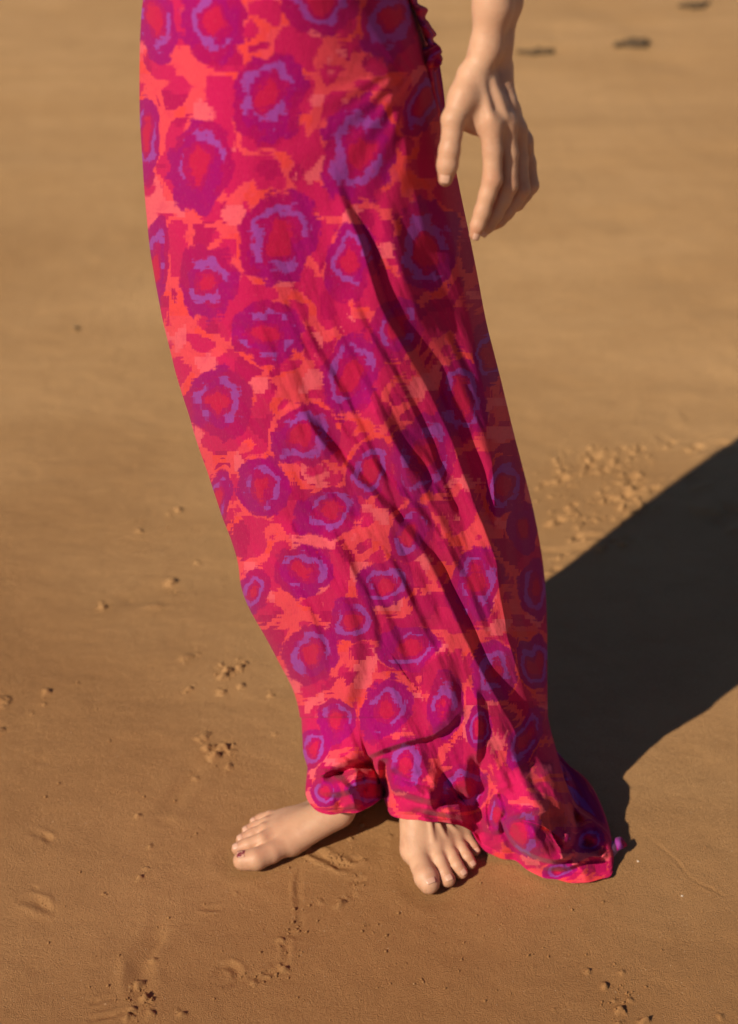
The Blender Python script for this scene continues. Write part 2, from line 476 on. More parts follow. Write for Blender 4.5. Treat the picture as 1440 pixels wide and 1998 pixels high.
groove([(1112,1051),(1150,1046),(1185,1045)], .007, .004, .8, rough=.5)
groove([(1050,1078),(1110,1073),(1160,1066)], .008, .004, .6, rough=.5)
groove([(1330,884),(1385,872),(1440,858)], .010, .005, .8, rough=.5)
groove([(1275,830),(1290,795),(1330,780),(1365,795)], .022, .004, .8, rough=.3)
groove([(1285,845),(1300,862)], .008, .003, .8)
groove([(1380,1020),(1410,1005),(1440,990)], .02, .008, .7, rough=.8)
groove([(1330,945),(1380,925)], .012, .004, .7)
# soft older prints farther away
for a in [(1175,425,.045,.010),(1235,430,.05,.012),(1320,545,.05,.012),(1420,600,.045,.014),(1050,104,.07,.030),(1400,745,.04,.010),(1300,122,.07,.028),
          (1150,330,.06,.012),(1245,48,.07,.03),(1160,18,.08,.03),(880,35,.07,.02),(1090,62,.07,.02),(1410,300,.06,.015),(60,20,.1,.012),(120,300,.10,.010)]:
    pit(a[0], a[1], a[2], a[3]*.4, .25, 1.5, .3, .3)
# the beach gives way a little under the two feet
def press(px0, py0, px1, py1, r, depth):
    a = at_z(px0, py0, 0.0)[:2]; b = at_z(px1, py1, 0.0)[:2]
    i0, i1 = np.searchsorted(GX, [min(a[0], b[0])-4*r, max(a[0], b[0])+4*r]); j0, j1 = np.searchsorted(GY, [min(a[1], b[1])-4*r, max(a[1], b[1])+4*r])
    w = (slice(j0, j1), slice(i0, i1)); d, s, f = poly_dist([a, b], SX[w], SY[w])
    Z[w] += -depth*np.exp(-(d/r)**4) + 0.35*depth*np.exp(-((d/r-1.35)/.22)**2)
press(478, 1672, 660, 1600, .030, .0016)
press(850, 1715, 830, 1560, .038, .0018)

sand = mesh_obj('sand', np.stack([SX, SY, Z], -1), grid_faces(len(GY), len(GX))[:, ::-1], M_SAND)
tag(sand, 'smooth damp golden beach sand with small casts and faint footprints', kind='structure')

def ground_z(x, y):
    j = np.clip(np.searchsorted(GY, y), 0, len(GY)-1); i = np.clip(np.searchsorted(GX, x), 0, len(GX)-1)
    return float(Z[j, i])

# ------------------------------------------------------------------ the wearer
person = bpy.data.objects.new('person', None); COL.objects.link(person)
person.empty_display_size = 0.2
tag(person, 'barefoot person in a long pink, coral and purple printed dress standing on the sand', 'person')

# silhouette of the skirt, surveyed as sight lines: (row, left, right)
SIL = np.array([
 (-1120,400,800),(-950,325,880),(-800,310,885),(-650,318,865),(-500,345,815),(-350,365,785),(-230,345,780),(-120,308,792),
 (0,278,806),(50,274,822),(100,272.5,838),(150,272,852),(200,272,864),(250,273.5,872),(300,277,882),(350,280,893),(400,283,903),(470,291,918),
 (550,303,934),(600,313,943),(650,322,953),(700,334,966),(750,350,979),(800,366,991),(850,381,1003),(900,398,1016),(950,412,1029),
 (1000,430,1042),(1050,450,1052),(1100,466,1060),(1150,472,1065),(1200,491,1067),(1250,521,1068),(1300,548,1068),(1350,574,1068),(1400,588,1069)], float)
ROW_END = 1400.0
LB = smooth_poly([(588,1400),(590,1440),(592,1470),(600,1502),(596,1540),(598,1556),(606,1571)], 8)
RB = smooth_poly([(1069,1400),(1080,1450),(1093,1495),(1108,1540),(1128,1578),(1160,1600),(1186,1622),(1197,1655),(1197,1692)], 8)
HEM = smooth_poly([(606,1571),(622,1584),(645,1590),(672,1588),(700,1584),(725,1573),(742,1562),(751,1560),(757,1580),(768,1594),(795,1600),(830,1602),(860,1605),
                   (890,1610),(914,1618),(923,1626),(932,1645),(948,1662),(975,1674),(1003,1680),(1030,1698),(1060,1712),(1095,1720),(1130,1723),(1165,1719),(1190,1710),(1197,1692)], 6)
HEMZ = np.array([(590,.075),(640,.084),(700,.088),(745,.080),(752,.065),(770,.082),(830,.092),(880,.080),(905,.060),(922,.034),(940,.014),(975,.006),(1200,.004)])

def resample(P, f):
    seg = np.concatenate([[0], np.cumsum(np.linalg.norm(np.diff(P, axis=0), axis=1))]); seg /= seg[-1]
    return np.stack([np.interp(f, seg, P[:, 0]), np.interp(f, seg, P[:, 1])], -1)

NC = 470
N1 = 560; N2 = 250
s = np.linspace(0, 1, NC)
s = 0.5 - 0.5*np.cos(np.pi*s)*(1) * 0.35 - 0.5*(1-2*s)*0.65        # slightly denser at the sides
rows1 = np.concatenate([np.linspace(-1120, -40, 90, endpoint=False), np.linspace(-40, ROW_END, N1-90)])
XL = np.interp(rows1, SIL[:, 0], SIL[:, 1]); XR = np.interp(rows1, SIL[:, 0], SIL[:, 2])
def smooth1(a, n=9):
    k = np.ones(n)/n
    return np.convolve(np.pad(a, n//2, mode='edge'), k, 'valid')
XL = XL + (1.2*np.sin(rows1*.021) + .9*np.sin(rows1*.047+1) + .5*np.sin(rows1*.11))*sstep(200, 700, rows1)
XL[90:] = smooth1(XL[90:], 15); XR[90:] = smooth1(XR[90:], 15)
PX1 = XL[:, None] + (XR-XL)[:, None]*s[None, :]
PY1 = np.repeat(rows1[:, None], NC, 1)
# below: a Coons patch between the last row, the two side outlines and the hem
w = np.linspace(0, 1, N2+1)[1:]
Lb = resample(LB, w); Rb = resample(RB, w)
Hs = resample(HEM, s)
Hs[:, 1] += 1.1*np.sin(s*52) + .7*np.sin(s*97+1)
T0 = np.stack([XL[-1] + (XR[-1]-XL[-1])*s, np.full(NC, ROW_END)], -1)
W = w[:, None, None]; S = s[None, :, None]
coons = ((1-W)*T0[None] + W*Hs[None] + (1-S)*Lb[:, None] + S*Rb[:, None]
         - ((1-W)*(1-S)*T0[0] + (1-W)*S*T0[-1] + W*(1-S)*Hs[0] + W*S*Hs[-1]))
PX = np.vstack([PX1, coons[..., 0]]); PY = np.vstack([PY1, coons[..., 1]])
NR = PX.shape[0]

# the right-hand panel turns away from the viewer behind a long edge
EDGE = np.array([(-1120,790),(-100,800),(40,812),(200,858),(280,868),(360,880),(450,896),(540,915),(640,935),(760,958),(860,972),(960,978),(1060,980),(1150,988),(1250,1006),(1340,1034),(1410,1056),(1500,1085)], float)
# body axis depth and half depth, by row
def tab(py, t): t = np.array(t, float); return np.interp(py, t[:, 0], t[:, 1])
rowkey = np.concatenate([rows1, ROW_END + w*0])
YC = tab(rows1, [(-1120,.055),(-650,.05),(-350,.06),(0,.075),(300,.075),(800,.07),(1400,.075)])
HB = tab(rows1, [(-1120,.085),(-900,.118),(-700,.125),(-350,.105),(0,.165),(300,.165),(800,.150),(1100,.130),(1400,.115)])
t = 2*s - 1
prof = (1 - np.abs(t)**2.05)**0.5
D1 = YC[:, None] - HB[:, None]*prof[None, :]
# skirt foot
hz = np.interp(Hs[:, 0], HEMZ[:, 0], HEMZ[:, 1])
DH = at_z(Hs[:, 0], Hs[:, 1], hz)[:, 1]
DH[-6:] = np.linspace(DH[-7], DH[-7]+.01, 6)
ww = w[:, None]
side = (np.abs(t)**6)[None, :]
D0 = D1[-1][None, :]
e = ww**1.25
D2 = (1-e)*D0 + e*DH[None, :]
D = np.vstack([D1, D2])
FX, FY = PX, PY

# ---- folds: (sight-line polyline travelling so that the drop is on its left hand, height m, drop width, lead width, tail width, undercut)
FOLDS = [
 # long folds from the thigh to the lower right
 ([(640,330),(672,410),(700,470),(722,540),(742,600),(775,660),(812,720),(848,790),(880,860),(905,930),(935,1010),(968,1100),(992,1180),(1015,1260),(1045,1350),(1062,1420),(1080,1500)], .024, 20, 60, 60, .012),
 ([(545,770),(590,820),(640,880),(690,935),(740,985),(790,1040),(835,1100),(868,1165),(895,1225),(925,1290),(965,1360),(1005,1430),(1035,1500)], .026, 24, 75, 60, .012),
 ([(690,760),(745,830),(800,920),(838,985),(875,1060),(905,1120)], .010, 24, 60, 50, .004),
 ([(520,1010),(560,1045),(605,1090),(640,1135),(668,1185),(684,1240),(688,1300),(672,1360),(640,1410)], .015, 34, 90, 70, .006),
 ([(845,1255),(872,1300),(880,1345),(868,1395),(835,1430)], .013, 28, 55, 50, .005),
 # right side panel turned away
 ([(812,40),(838,110),(858,200),(868,280),(880,360),(896,450),(915,540),(935,640),(958,760),(975,860),(982,960),(985,1060),(992,1150),(1010,1250),(1038,1340),(1060,1410)], .022, 24, 70, 120, .010),
 ([(748,110),(762,190),(790,290),(815,400),(842,500)], .006, 20, 50, 50, .003),
 ([(800,140),(830,230),(850,330),(872,440),(900,560),(925,680),(945,800)], .012, 22, 40, 40, .006),
 ([(690,1000),(760,1070),(815,1150),(850,1230)], .007, 26, 50, 50, .003),
 ([(400,690),(470,740),(530,790),(600,850)], .006, 30, 60, 60, .002),
 ([(940,620),(962,740),(985,860),(1005,980),(1020,1100),(1030,1200)], .010, 18, 40, 30, .004),
 ([(455,640),(520,730),(560,790)], .005, 20, 40, 40, .002),
 # overlap lying over the cuffs
 ([(905,1372),(880,1408),(845,1432),(800,1444),(760,1456),(725,1470),(690,1486),(650,1503),(612,1510),(590,1500)], .017, 12, 90, 80, .008),
 ([(1010,1235),(1035,1300),(1058,1370),(1072,1430)], .012, 16, 40, 30, .006),
 # cuff at the near ankle
 ([(735,1500),(715,1520),(690,1535),(650,1545),(612,1535)], .007, 14, 26, 20, .006),
 ([(600,1520),(640,1512),(668,1530),(690,1560),(692,1585)], .009, 16, 22, 22, .006),
 ([(650,1475),(690,1500),(700,1540),(712,1575)], .006, 14, 22, 22, .004),
 ([(752,1500),(790,1524),(850,1540),(900,1560)], -.006, 14, 24, 24, -.004),
 ([(860,1560),(830,1556),(795,1545),(765,1532)], .010, 16, 30, 26, .008),
 ([(915,1590),(880,1588),(850,1582),(820,1575)], .008, 14, 26, 22, .006),
 # vertical folds running into the trailing lobe
 ([(925,1330),(932,1400),(930,1460),(922,1520),(915,1580),(918,1620)], .016, 14, 36, 28, .008),
 ([(975,1520),(950,1535),(938,1560),(936,1600),(948,1640)], -.010, 14, 20, 22, -.006),
 ([(962,1540),(975,1580),(968,1630)], .008, 14, 22, 20, .006),
 ([(1000,1420),(1012,1500),(1040,1560),(1082,1590)], .008, 20, 40, 40, .004),
 ([(1075,1480),(1092,1540),(1112,1600),(1108,1640),(1086,1660)], .018, 14, 46, 30, .012),
 ([(1118,1655),(1105,1672),(1080,1677),(1045,1668),(1012,1648),(992,1620),(982,1590)], .026, 10, 70, 18, .012),
 ([(1190,1668),(1150,1672),(1110,1690),(1060,1690)], .006, 10, 20, 16, .005),
]
ex = np.interp(PY[:, NC//2], EDGE[:, 0], EDGE[:, 1])[:, None]
away = np.clip((PX-ex+14)/np.maximum(PX[:, -1:]-ex+14, 20), 0, 1)**1.15*np.clip((PX[:, -1:]-ex)/90, .15, 1)
D = D + 0.125*away*sstep(0, 300, PY)*sstep(1560, 1400, PY)
F = np.zeros_like(D)
par = np.random.default_rng(17)
BASES = [[(640,330),(672,410),(700,470),(722,540),(742,600),(775,660),(812,720),(848,790),(880,860),(905,930),(935,1010),(968,1100),(992,1180),(1015,1260),(1045,1350)],
         [(545,770),(590,820),(640,880),(690,935),(740,985),(790,1040),(835,1100),(868,1165),(895,1225),(925,1290),(965,1360)],
         [(520,1010),(560,1045),(605,1090),(640,1135),(668,1185),(684,1240),(688,1300)]]
for B0, offs in ((0, (-150,-95,-48,42,80)), (1, (-120,-60,45,90,130)), (2, (-55,45,85,125))):
    for o_ in offs:
        b_ = np.array(BASES[B0], float); lo_ = par.integers(0, len(b_)//3); hi_ = len(b_) - par.integers(0, len(b_)//3)
        b_ = b_[lo_:hi_] + np.array([o_, -o_*.35]) + par.normal(size=2)*8
        FOLDS.append(([tuple(q_) for q_ in b_], par.uniform(.0035, .0075), par.uniform(14, 26), par.uniform(30, 55), par.uniform(25, 45), .003))
front_fade = sstep(-420, -40, PY)
for pts, A, ws, wl, wt, B in FOLDS:
    C = smooth_poly(pts, 6)
    lo = C.min(0) - 4*max(wl, wt); hi = C.max(0) + 4*max(wl, wt)
    m = (PX > lo[0]) & (PX < hi[0]) & (PY > lo[1]) & (PY < hi[1])
    d, sg, fr = poly_dist(C, PX[m], PY[m])
    sd_ = d*sg
    k = sstep(0, ws, sd_)
    big = .70 if len(pts) > 11 else .72
    if pts[0][1] > 1440: big = 1.25
    A = A*big; B = B*big*.65; ws = ws*.72
    vary = 0.85 + 0.22*value_noise(fr*3, fr*0 + pts[0][0], 3)
    h = vary*np.where(sd_ < 0, A*np.exp(-(d/wl)**1.4), A*(1-k) - B*k*np.exp(-np.clip(sd_-ws, 0, None)/wt))
    endfade = sstep(0, .16, fr)*sstep(1, .86, fr)
    F[m] += h*endfade
for pts, dep_, wid in [([(625,1522),(660,1508),(700,1494),(738,1492)], .020, 11), ([(748,1478),(750,1520),(752,1560)], .022, 9), ([(700,1505),(706,1540),(700,1575)], .007, 8),
                       ([(622,1530),(650,1552),(672,1580)], .005, 9), ([(840,1568),(880,1560),(918,1548)], .014, 14), ([(800,1580),(850,1592),(905,1602)], .005, 6),
                       ([(926,1470),(922,1530),(916,1600)], .014, 9), ([(958,1540),(952,1580),(962,1628)], .010, 9), ([(1104,1480),(1118,1560),(1132,1620)], .014, 12),
                       ([(1130,1640),(1160,1655),(1180,1668)], .010, 10), ([(760,1500),(800,1516),(850,1520)], .006, 12)]:
    C = smooth_poly(pts, 6); lo = C.min(0) - 4*wid; hi = C.max(0) + 4*wid
    m = (PX > lo[0]) & (PX < hi[0]) & (PY > lo[1]) & (PY < hi[1])
    d, sg, fr = poly_dist(C, PX[m], PY[m])
    F[m] -= dep_*np.exp(-(d/wid)**2)*sstep(0, .2, fr)*sstep(1, .8, fr)
# soft wrinkles that follow the drape
ux = (PX - PY*0.45)/1000; uy = (PY + PX*0.4)/1000
drape = fbm(ux*13, uy*2.6, 3, 31)
F += 0.0042*drape*sstep(200, 900, PY)*front_fade
F += 0.0016*fbm(ux*38, uy*8, 3, 37)*front_fade*sstep(100, 1000, PY)
# crumpled foot of the dress
low = sstep(1440, 1540, PY)
F += low*0.0022*fbm(PX/52, PY/38, 3, 41)
F += low*0.0007*fbm(PX/20, PY/16, 2, 43)
# gathers running down from the hip tie
gx = PX - 850; gy = PY - 150
ang = np.arctan2(-gx, np.abs(gy)+60)
F += 0.0013*np.sin(ang*30 + 0.6*drape)*np.exp(-np.hypot(gx/170, (gy-60)/330)**2)*sstep(-10, 60, -gx)
# knee and thigh pushing the cloth from inside
F += 0.020*np.exp(-((PX-(470+0.22*(PY-500)))/95)**2 - ((PY-620)/420)**2)
F += 0.012*np.exp(-((PX-770)/70)**2 - ((PY-620)/420)**2)
# puffy lobes near the hem
wfull = np.concatenate([np.zeros(len(rows1)), w])[:, None]
puff = np.sin(np.pi*np.clip(wfull, 0, 1)**2.2)
lobe = (.022*np.exp(-((PX-665)/50)**2) + .016*np.exp(-((PX-830)/60)**2) + .045*np.exp(-((PX-1045)/62)**2))
F -= .0011*np.exp(-((wfull-.955)/.007)**2)
F += puff*lobe - 0.014*np.exp(-((PX-750)/9)**2)*sstep(1480, 1540, PY)
# keep the outline and the hem where they are
edge = sstep(0, .055, s)*sstep(1, .965, s)
F *= edge[None, :]
F *= np.where(wfull > 0, 1 - sstep(.93, 1.0, wfull)*0.75, 1)
D = D - F
P3 = at_y(PX, PY, D)
# cloth never dips into the beach
deep = P3[..., 2] < 0.006
if deep.any():
    alt = at_z(PX, PY, 0.006)
    P3[deep] = alt[deep]
front = P3

# ---- the back of the skirt, joined to the same side rows
NB = 120
tb = np.linspace(0, 1, NB+2)[1:-1]                       # from right edge round to the left edge
th = tb*np.pi
Lp = front[:, 0]; Rp = front[:, -1]
mid = 0.5*(Lp+Rp); half = 0.5*(Rp-Lp)
BD = tab(np.concatenate([rows1, ROW_END + w*320]), [(-1120,.085),(-700,.12),(-350,.11),(0,.20),(300,.20),(900,.16),(1400,.15),(1720,.19)])
bk = mid[:, None, :] + half[:, None, :]*np.cos(th)[None, :, None]
bk[..., 1] += BD[:, None]*np.sin(th)[None, :]**0.8
rown = np.arange(NR)[:, None]/NR
bulge = 0.012*np.sin(th*9 + 3*rown*2) * rown + 0.006*np.sin(th*17 - 5*rown)*rown
bk[..., 1] += bulge*np.sin(th)[None, :]
# back hem trails on the sand on the far side of the lobe
zt = np.clip(bk[..., 2], 0.006, None)
bk[..., 2] = zt
ring = np.concatenate([front, bk], 1)
# cloth coordinates
U = np.concatenate([PX/1000 + F*.45, PX[:, -1:]/1000 + tb[None, :]*0.62], 1)
V = np.concatenate([-PY/1000, np.repeat(-PY[:, -1:]/1000, NB, 1)*(1-tb) + tb*(-PY[:, :1]/1000)], 1)
NCT = NC + NB
# hem turned inwards and up
turn = []
cen = ring[-1].mean(0)
last = ring[-1].copy(); tU = []; tV = []
inward = np.stack([(0.0 - 0*last[:, 0]), np.ones(NCT), np.zeros(NCT)], -1)
sgn = np.concatenate([np.ones(NC), -np.ones(NB)])
for k in range(1, 7):
    a = k/6*math.pi*0.75
    q = last.copy()
    q[:, 1] += sgn*(0.010*(1-math.cos(a)))*np.where(sgn > 0, 1, .3)
    q[:, 2] += -0.004*math.sin(a) + 0.008*(1-math.cos(a))
    q[:, 2] = np.maximum(q[:, 2], 0.002)
    turn.append(q); tU.append(U[-1]); tV.append(V[-1]-0.004*k)
V3 = np.concatenate([ring, np.array(turn)], 0)
U = np.vstack([U, np.array(tU)]); V = np.vstack([V, np.array(tV)])
NRT = V3.shape[0]
faces = grid_faces(NRT, NCT, wrap=True)
dress = mesh_obj('dress', V3, faces, M_FAB, person)

# ---- printed medallions: (x, y, rx, ry, tilt)
MED = [(302,40,36,80,12),(415,42,58,80,8),(622,0,72,64,0),(762,40,52,72,-10),(524,190,66,80,-18),(286,268,24,80,0),(394,325,58,90,-12),(705,295,72,98,-8),
 (548,460,64,86,-14),(690,515,48,68,-8),(842,487,60,84,0),(410,549,60,66,0),(303,525,26,90,-6),(530,652,64,58,-20),(782,640,46,62,-20),(688,735,50,82,-22),
 (427,785,64,66,-30),(906,778,50,82,0),(600,850,54,64,-40),(832,890,58,80,-18),(728,916,42,58,-20),(518,950,50,56,0),(424,980,22,62,-12),(650,1000,66,46,20),
 (806,1040,40,56,-25),(596,1112,58,48,15),(936,1140,52,74,-20),(756,1140,56,44,22),(496,1155,30,44,-20),(692,1210,44,42,0),(607,1280,58,50,15),(800,1264,54,40,5),
 (970,1310,42,58,-15),(756,1382,48,62,-10),(872,1375,36,58,0),(940,1420,24,44,-10),(655,1405,36,40,20),(792,1490,46,52,-20),(612,1462,28,42,-25),(902,1540,46,44,10),
 (1036,1622,54,52,0),(1028,1440,22,62,-25),(1042,1150,30,56,0),(988,950,34,60,-10),(1050,1290,26,50,0),(640,1545,34,26,10),(720,1545,30,24,0),(975,1590,26,38,0),
 (1150,1640,30,22,20),(1090,1700,36,16,10),(960,690,28,60,0),(1020,1030,24,50,0),(830,200,30,70,-25),
 (470,-160,60,80,0),(620,-230,60,75,0),(360,-110,50,80,0),(760,-130,50,75,0),(540,-380,60,80,0),(420,-320,40,70,0),(690,-400,60,70,0),(470,-550,60,75,0),(620,-570,60,75,0),
 (760,-600,50,75,0),(380,-700,50,75,0),(540,-740,60,75,0),(700,-780,60,75,0),(440,-900,60,75,0),(600,-930,60,75,0),(760,-930,60,75,0),(520,-1070,60,60,0)]
mu = U*1000; mv = -V*1000
R = np.full(U.shape, 3.0)
isback = np.zeros(U.shape, bool); isback[:, NC:] = True
for (cx, cy, rx, ry, tl) in MED:
    a = math.radians(-tl); ca, sn = math.cos(a), math.sin(a)
    m = (np.abs(mu-cx) < 2.2*max(rx, ry)) & (np.abs(mv-cy) < 2.2*max(rx, ry)) & ~isback
    dx = mu[m]-cx; dy = mv[m]-cy
    R[m] = np.minimum(R[m], np.hypot((dx*ca + dy*sn)/rx, (-dx*sn + dy*ca)/ry))
bx = mu[:, NC:]; by = mv[:, NC:]
best = np.full(bx.shape, 3.0)
for i in range(0, 12):
    for j in range(-8, 13):
        cx = 900 + i*118 + (59 if j % 2 else 0) + 20*math.sin(i*3+j); cy = j*140 + 15*math.sin(i*5+j*2)
        best = np.minimum(best, np.hypot((bx-cx)/56, (by-cy)/72))
R[:, NC:] = best
me = dress.data
at = me.attributes.new('ring', 'FLOAT', 'POINT'); at.data.foreach_set('value', R.astype(np.float32).ravel())
uvl = me.uv_layers.new(name='cloth')
li = np.zeros(len(me.loops), np.int32); me.loops.foreach_get('vertex_index', li)
UVflat = np.stack([U.ravel(), V.ravel()], -1)
uvl.data.foreach_set('uv', UVflat[li].astype(np.float32).ravel())

def cloth_piece(name, verts, nr, nc, px0=900, py0=300, scale=1500, parent=None, thick=0.0012):
    """a separate strip of the same printed cloth, with real thickness"""
    o = mesh_obj(name, verts, grid_faces(nr, nc), M_FAB, parent)
    v = np.asarray(verts).reshape(nr, nc, 3)
    du = np.concatenate([np.zeros((nr, 1)), np.cumsum(np.linalg.norm(np.diff(v, axis=1), axis=2), 1)], 1)
    dv = np.concatenate([np.zeros((1, nc)), np.cumsum(np.linalg.norm(np.diff(v, axis=0), axis=2), 0)], 0)
    uu = px0/1000 + du*2; vv = py0/1000 - dv*2
    r = np.full(uu.shape, 3.0)
    for i in range(-2, 12):
        for j in range(-12, 6):
            cx = i*.14 + (.07 if j % 2 else 0); cy = j*.15
            r = np.minimum(r, np.hypot((uu-cx)/.05, (vv-cy)/.06))
    a = o.data.attributes.new('ring', 'FLOAT', 'POINT'); a.data.foreach_set('value', r.astype(np.float32).ravel())
    l = o.data.uv_layers.new(name='cloth'); ix = np.zeros(len(o.data.loops), np.int32); o.data.loops.foreach_get('vertex_index', ix)
    l.data.foreach_set('uv', np.stack([uu.ravel(), vv.ravel()], -1)[ix].astype(np.float32).ravel())
    md = o.modifiers.new('thickness', 'SOLIDIFY'); md.thickness = thick
    return o

# ------------------------------------------------------------------ the body: one smooth surface grown from tapered limbs
PR = []      # (p0, p1, r0, r1, blend)
def cap(p0, p1, r0, r1, k=0.008): PR.append((np.array(p0, float), np.array(p1, float), r0, r1, k))
def chain(pts, rs, k=0.008):
    for i in range(len(pts)-1): cap(pts[i], pts[i+1], rs[i], rs[i+1], k)
def Y(px, py, y): return at_y(px, py, y)
def G(px, py, z): return at_z(px, py, z)

# torso, neck, head (above the picture)
chain([(-.075,.065,.93),(-.078,.065,1.00),(-.07,.06,1.10)], [.080,.076,.068], .02)
cap((-.13,.09,.93),(-.02,.09,.93),.066,.066,.03)
cap((-.115,.065,1.12),(-.025,.065,1.12),.058,.058,.02)
cap((-.125,.060,1.25),(-.015,.060,1.25),.066,.066,.02)
cap((-.14,.062,1.335),(.0,.062,1.335),.056,.056,.02)
cap((-.20,.065,1.385),(.06,.065,1.385),.042,.042,.025)
chain([(-.07,.07,1.37),(-.07,.055,1.47)], [.058,.05], .02)
HC = np.array([-.07,.035,1.585])
cap(HC+[0,.015,.02], HC+[0,.0,.045], .082, .076, .02)
cap(HC+[0,-.02,-.03], HC+[0,-.035,-.065], .058, .036, .025)
cap(HC+[0,-.03,-.04], HC+[0,-.05,-.085], .05, .024, .02)
cap(HC+[0,-.078,.005], HC+[0,-.094,-.028], .009, .014, .010)
cap(HC+[-.012,-.082,-.032], HC+[.012,-.082,-.032], .008, .008, .006)
cap(HC+[-.018,-.072,-.058], HC+[.018,-.072,-.058], .008, .008, .005)
cap(HC+[-.016,-.070,-.068], HC+[.016,-.070,-.068], .008, .008, .005)
cap(HC+[-.045,-.066,.028], HC+[-.012,-.076,.026], .005, .005, .012); cap(HC+[.045,-.066,.028], HC+[.012,-.076,.026], .005, .005, .012)
for sx in (-1, 1):
    chain([HC+[sx*.079,.022,-.03], HC+[sx*.088,.03,.0], HC+[sx*.088,.034,.022]], [.007,.010,.010], .006)

# her left arm, hanging in view
WR = Y(949,128,-.030)
EL = np.array([.150,.050,1.150]); SH = np.array([.085,.07,1.37])
chain([SH, (.125,.07,1.27), EL], [.047,.041,.036], .02)
F0 = Y(972,-110,-.006); F1 = Y(972,10,-.018); F2 = Y(960,90,-.024)
# forearm: two bones side by side, thumb side towards the viewer
def sh(p, dx, dy): return p + np.array([dx, dy, 0])
chain([EL, sh(F0,-.006,-.006), sh(F1,-.0050,-.006), sh(F2,-.0052,-.005), Y(930,140,-.034)], [.036,.0235,.0165,.0135,.0130], .008)
chain([EL, sh(F0,.010,.012), sh(F1,.0065,.012), sh(F2,.0055,.010), Y(975,140,-.014)], [.032,.0205,.0148,.0125,.0118], .008)
cap(Y(984,128,-.004), Y(983,150,-.006), .0085, .0085, .006)
# palm
IM, MM, RM, PM = Y(958,243,-.052), Y(986,240,-.040), Y(1008,254,-.024), Y(1021,276,-.008)
W1, W2, W3 = Y(925,158,-.036), Y(947,156,-.030), Y(972,158,-.016)
chain([W1, Y(934,200,-.043), IM], [.0118,.0112,.0100], .007)
chain([W2, Y(962,200,-.036), MM], [.0118,.0108,.0096], .006)
chain([W3, Y(986,205,-.024), RM], [.0118,.0104,.0092], .006)
chain([W3, Y(993,215,-.010), PM], [.0108,.0096,.0084], .006)
chain([Y(940,190,-.018), Y(960,235,-.018)], [.014,.012], .012)
# tendons
for a, b in ((Y(940,165,-.048), Y(957,232,-.0615)), (Y(962,165,-.042), Y(986,230,-.0505)), (Y(978,180,-.026), Y(1009,244,-.032))):
    cap(a+np.array([0,.0016,0]), b+np.array([0,.0016,0]), .0026, .0032, .006)
# thumb with its fleshy base and the web to the index finger
TM, TI, TT = Y(884,234,-.062), Y(877,293,-.070), Y(869,350,-.073)
chain([Y(918,150,-.038), Y(904,190,-.050), TM], [.0120,.0122,.0100], .008)
chain([TM, Y(882,262,-.066), TI], [.0104,.0086,.0094], .004)
chain([TI, Y(873,322,-.072), TT], [.0095,.0094,.0066], .003)
cap(Y(904,222,-.052), Y(930,236,-.050), .0070, .0075, .008)
cap(Y(896,240,-.054), Y(925,254,-.050), .0042, .0045, .007)
# fingers
def finger(pts, rs, kroot=.006):
    cap(pts[0], pts[1], rs[0], rs[1], kroot)
    for i in range(1, len(pts)-1): cap(pts[i], pts[i+1], rs[i], rs[i+1], .003)
finger([IM, Y(961,295,-.058), Y(961,350,-.063), Y(951,380,-.0655), Y(941,414,-.068), Y(932,440,-.070), Y(926,458,-.071)], [.0105,.0089,.0090,.0078,.0075,.0068,.0052])
finger([MM, Y(993,300,-.044), Y(992,362,-.050), Y(981,390,-.0515), Y(966,418,-.0525), Y(952,440,-.0535), Y(943,452,-.054)], [.0096,.0084,.0086,.0076,.0073,.0066,.0050])
finger([RM, Y(1014,310,-.027), Y(1017,370,-.034), Y(1004,394,-.0355), Y(988,414,-.037), Y(974,430,-.038), Y(963,440,-.038)], [.0088,.0078,.0082,.0073,.0070,.0063,.0050])
finger([PM, Y(1031,318,-.008), Y(1036,362,-.012), Y(1024,380,-.016), Y(1010,398,-.019), Y(998,407,-.021)], [.0082,.0070,.0074,.0064,.0062,.0050])

# her right arm, bent with the hand resting at the waist above the picture
RS, RE, RW = np.array([-.225,.075,1.37]), np.array([-.255,.03,1.17]), np.array([-.15,-.055,1.155])
chain([RS, (-.245,.055,1.28), RE], [.047,.041,.036], .02)
chain([RE, (-.21,-.01,1.165), RW], [.037,.031,.021], .015)
chain([RW, (-.13,-.068,1.145), (-.115,-.074,1.14)], [.020,.017,.014], .01)
for j, (dz, L) in enumerate(((.026,.062),(.009,.070),(-.009,.064),(-.026,.050))):
    b = np.array([-.115,-.074,1.142+dz*.8])
    finger([b, b+[L*.5,-.010,dz*.15-.006], b+[L*.9,-.002,dz*.25-.014], b+[L*1.25,.006,dz*.3-.022]], [.0095,.0082,.0076,.0062])
chain([(-.14,-.06,1.165), (-.118,-.070,1.185), (-.095,-.072,1.195)], [.014,.010,.0075], .006)

# legs under the dress
A1 = G(700,1534,.068)          # ankle of her right foot
A2 = G(812,1535,.072)          # ankle of her left foot
hipR, hipL = np.array([-.130,.095,.90]), np.array([-.02,.095,.90])
kneeR = np.array([-.085,.085,.50]); kneeL = np.array([.01,.085,.50])
chain([hipR, (-.115,.09,.70), kneeR], [.062,.056,.044], .03)
chain([hipL, (-.02,.09,.70), kneeL], [.062,.056,.044], .03)
chain([kneeR, (kneeR+A1)/2+[0.01,.03,.06], (kneeR+2*A1)/3+[.01,.02,0], A1], [.042,.040,.030,.025], .02)
chain([kneeL, (kneeL+A2)/2+[0,.02,.06], (kneeL+2*A2)/3+[0,.01,0], A2], [.042,.040,.030,.025], .02)

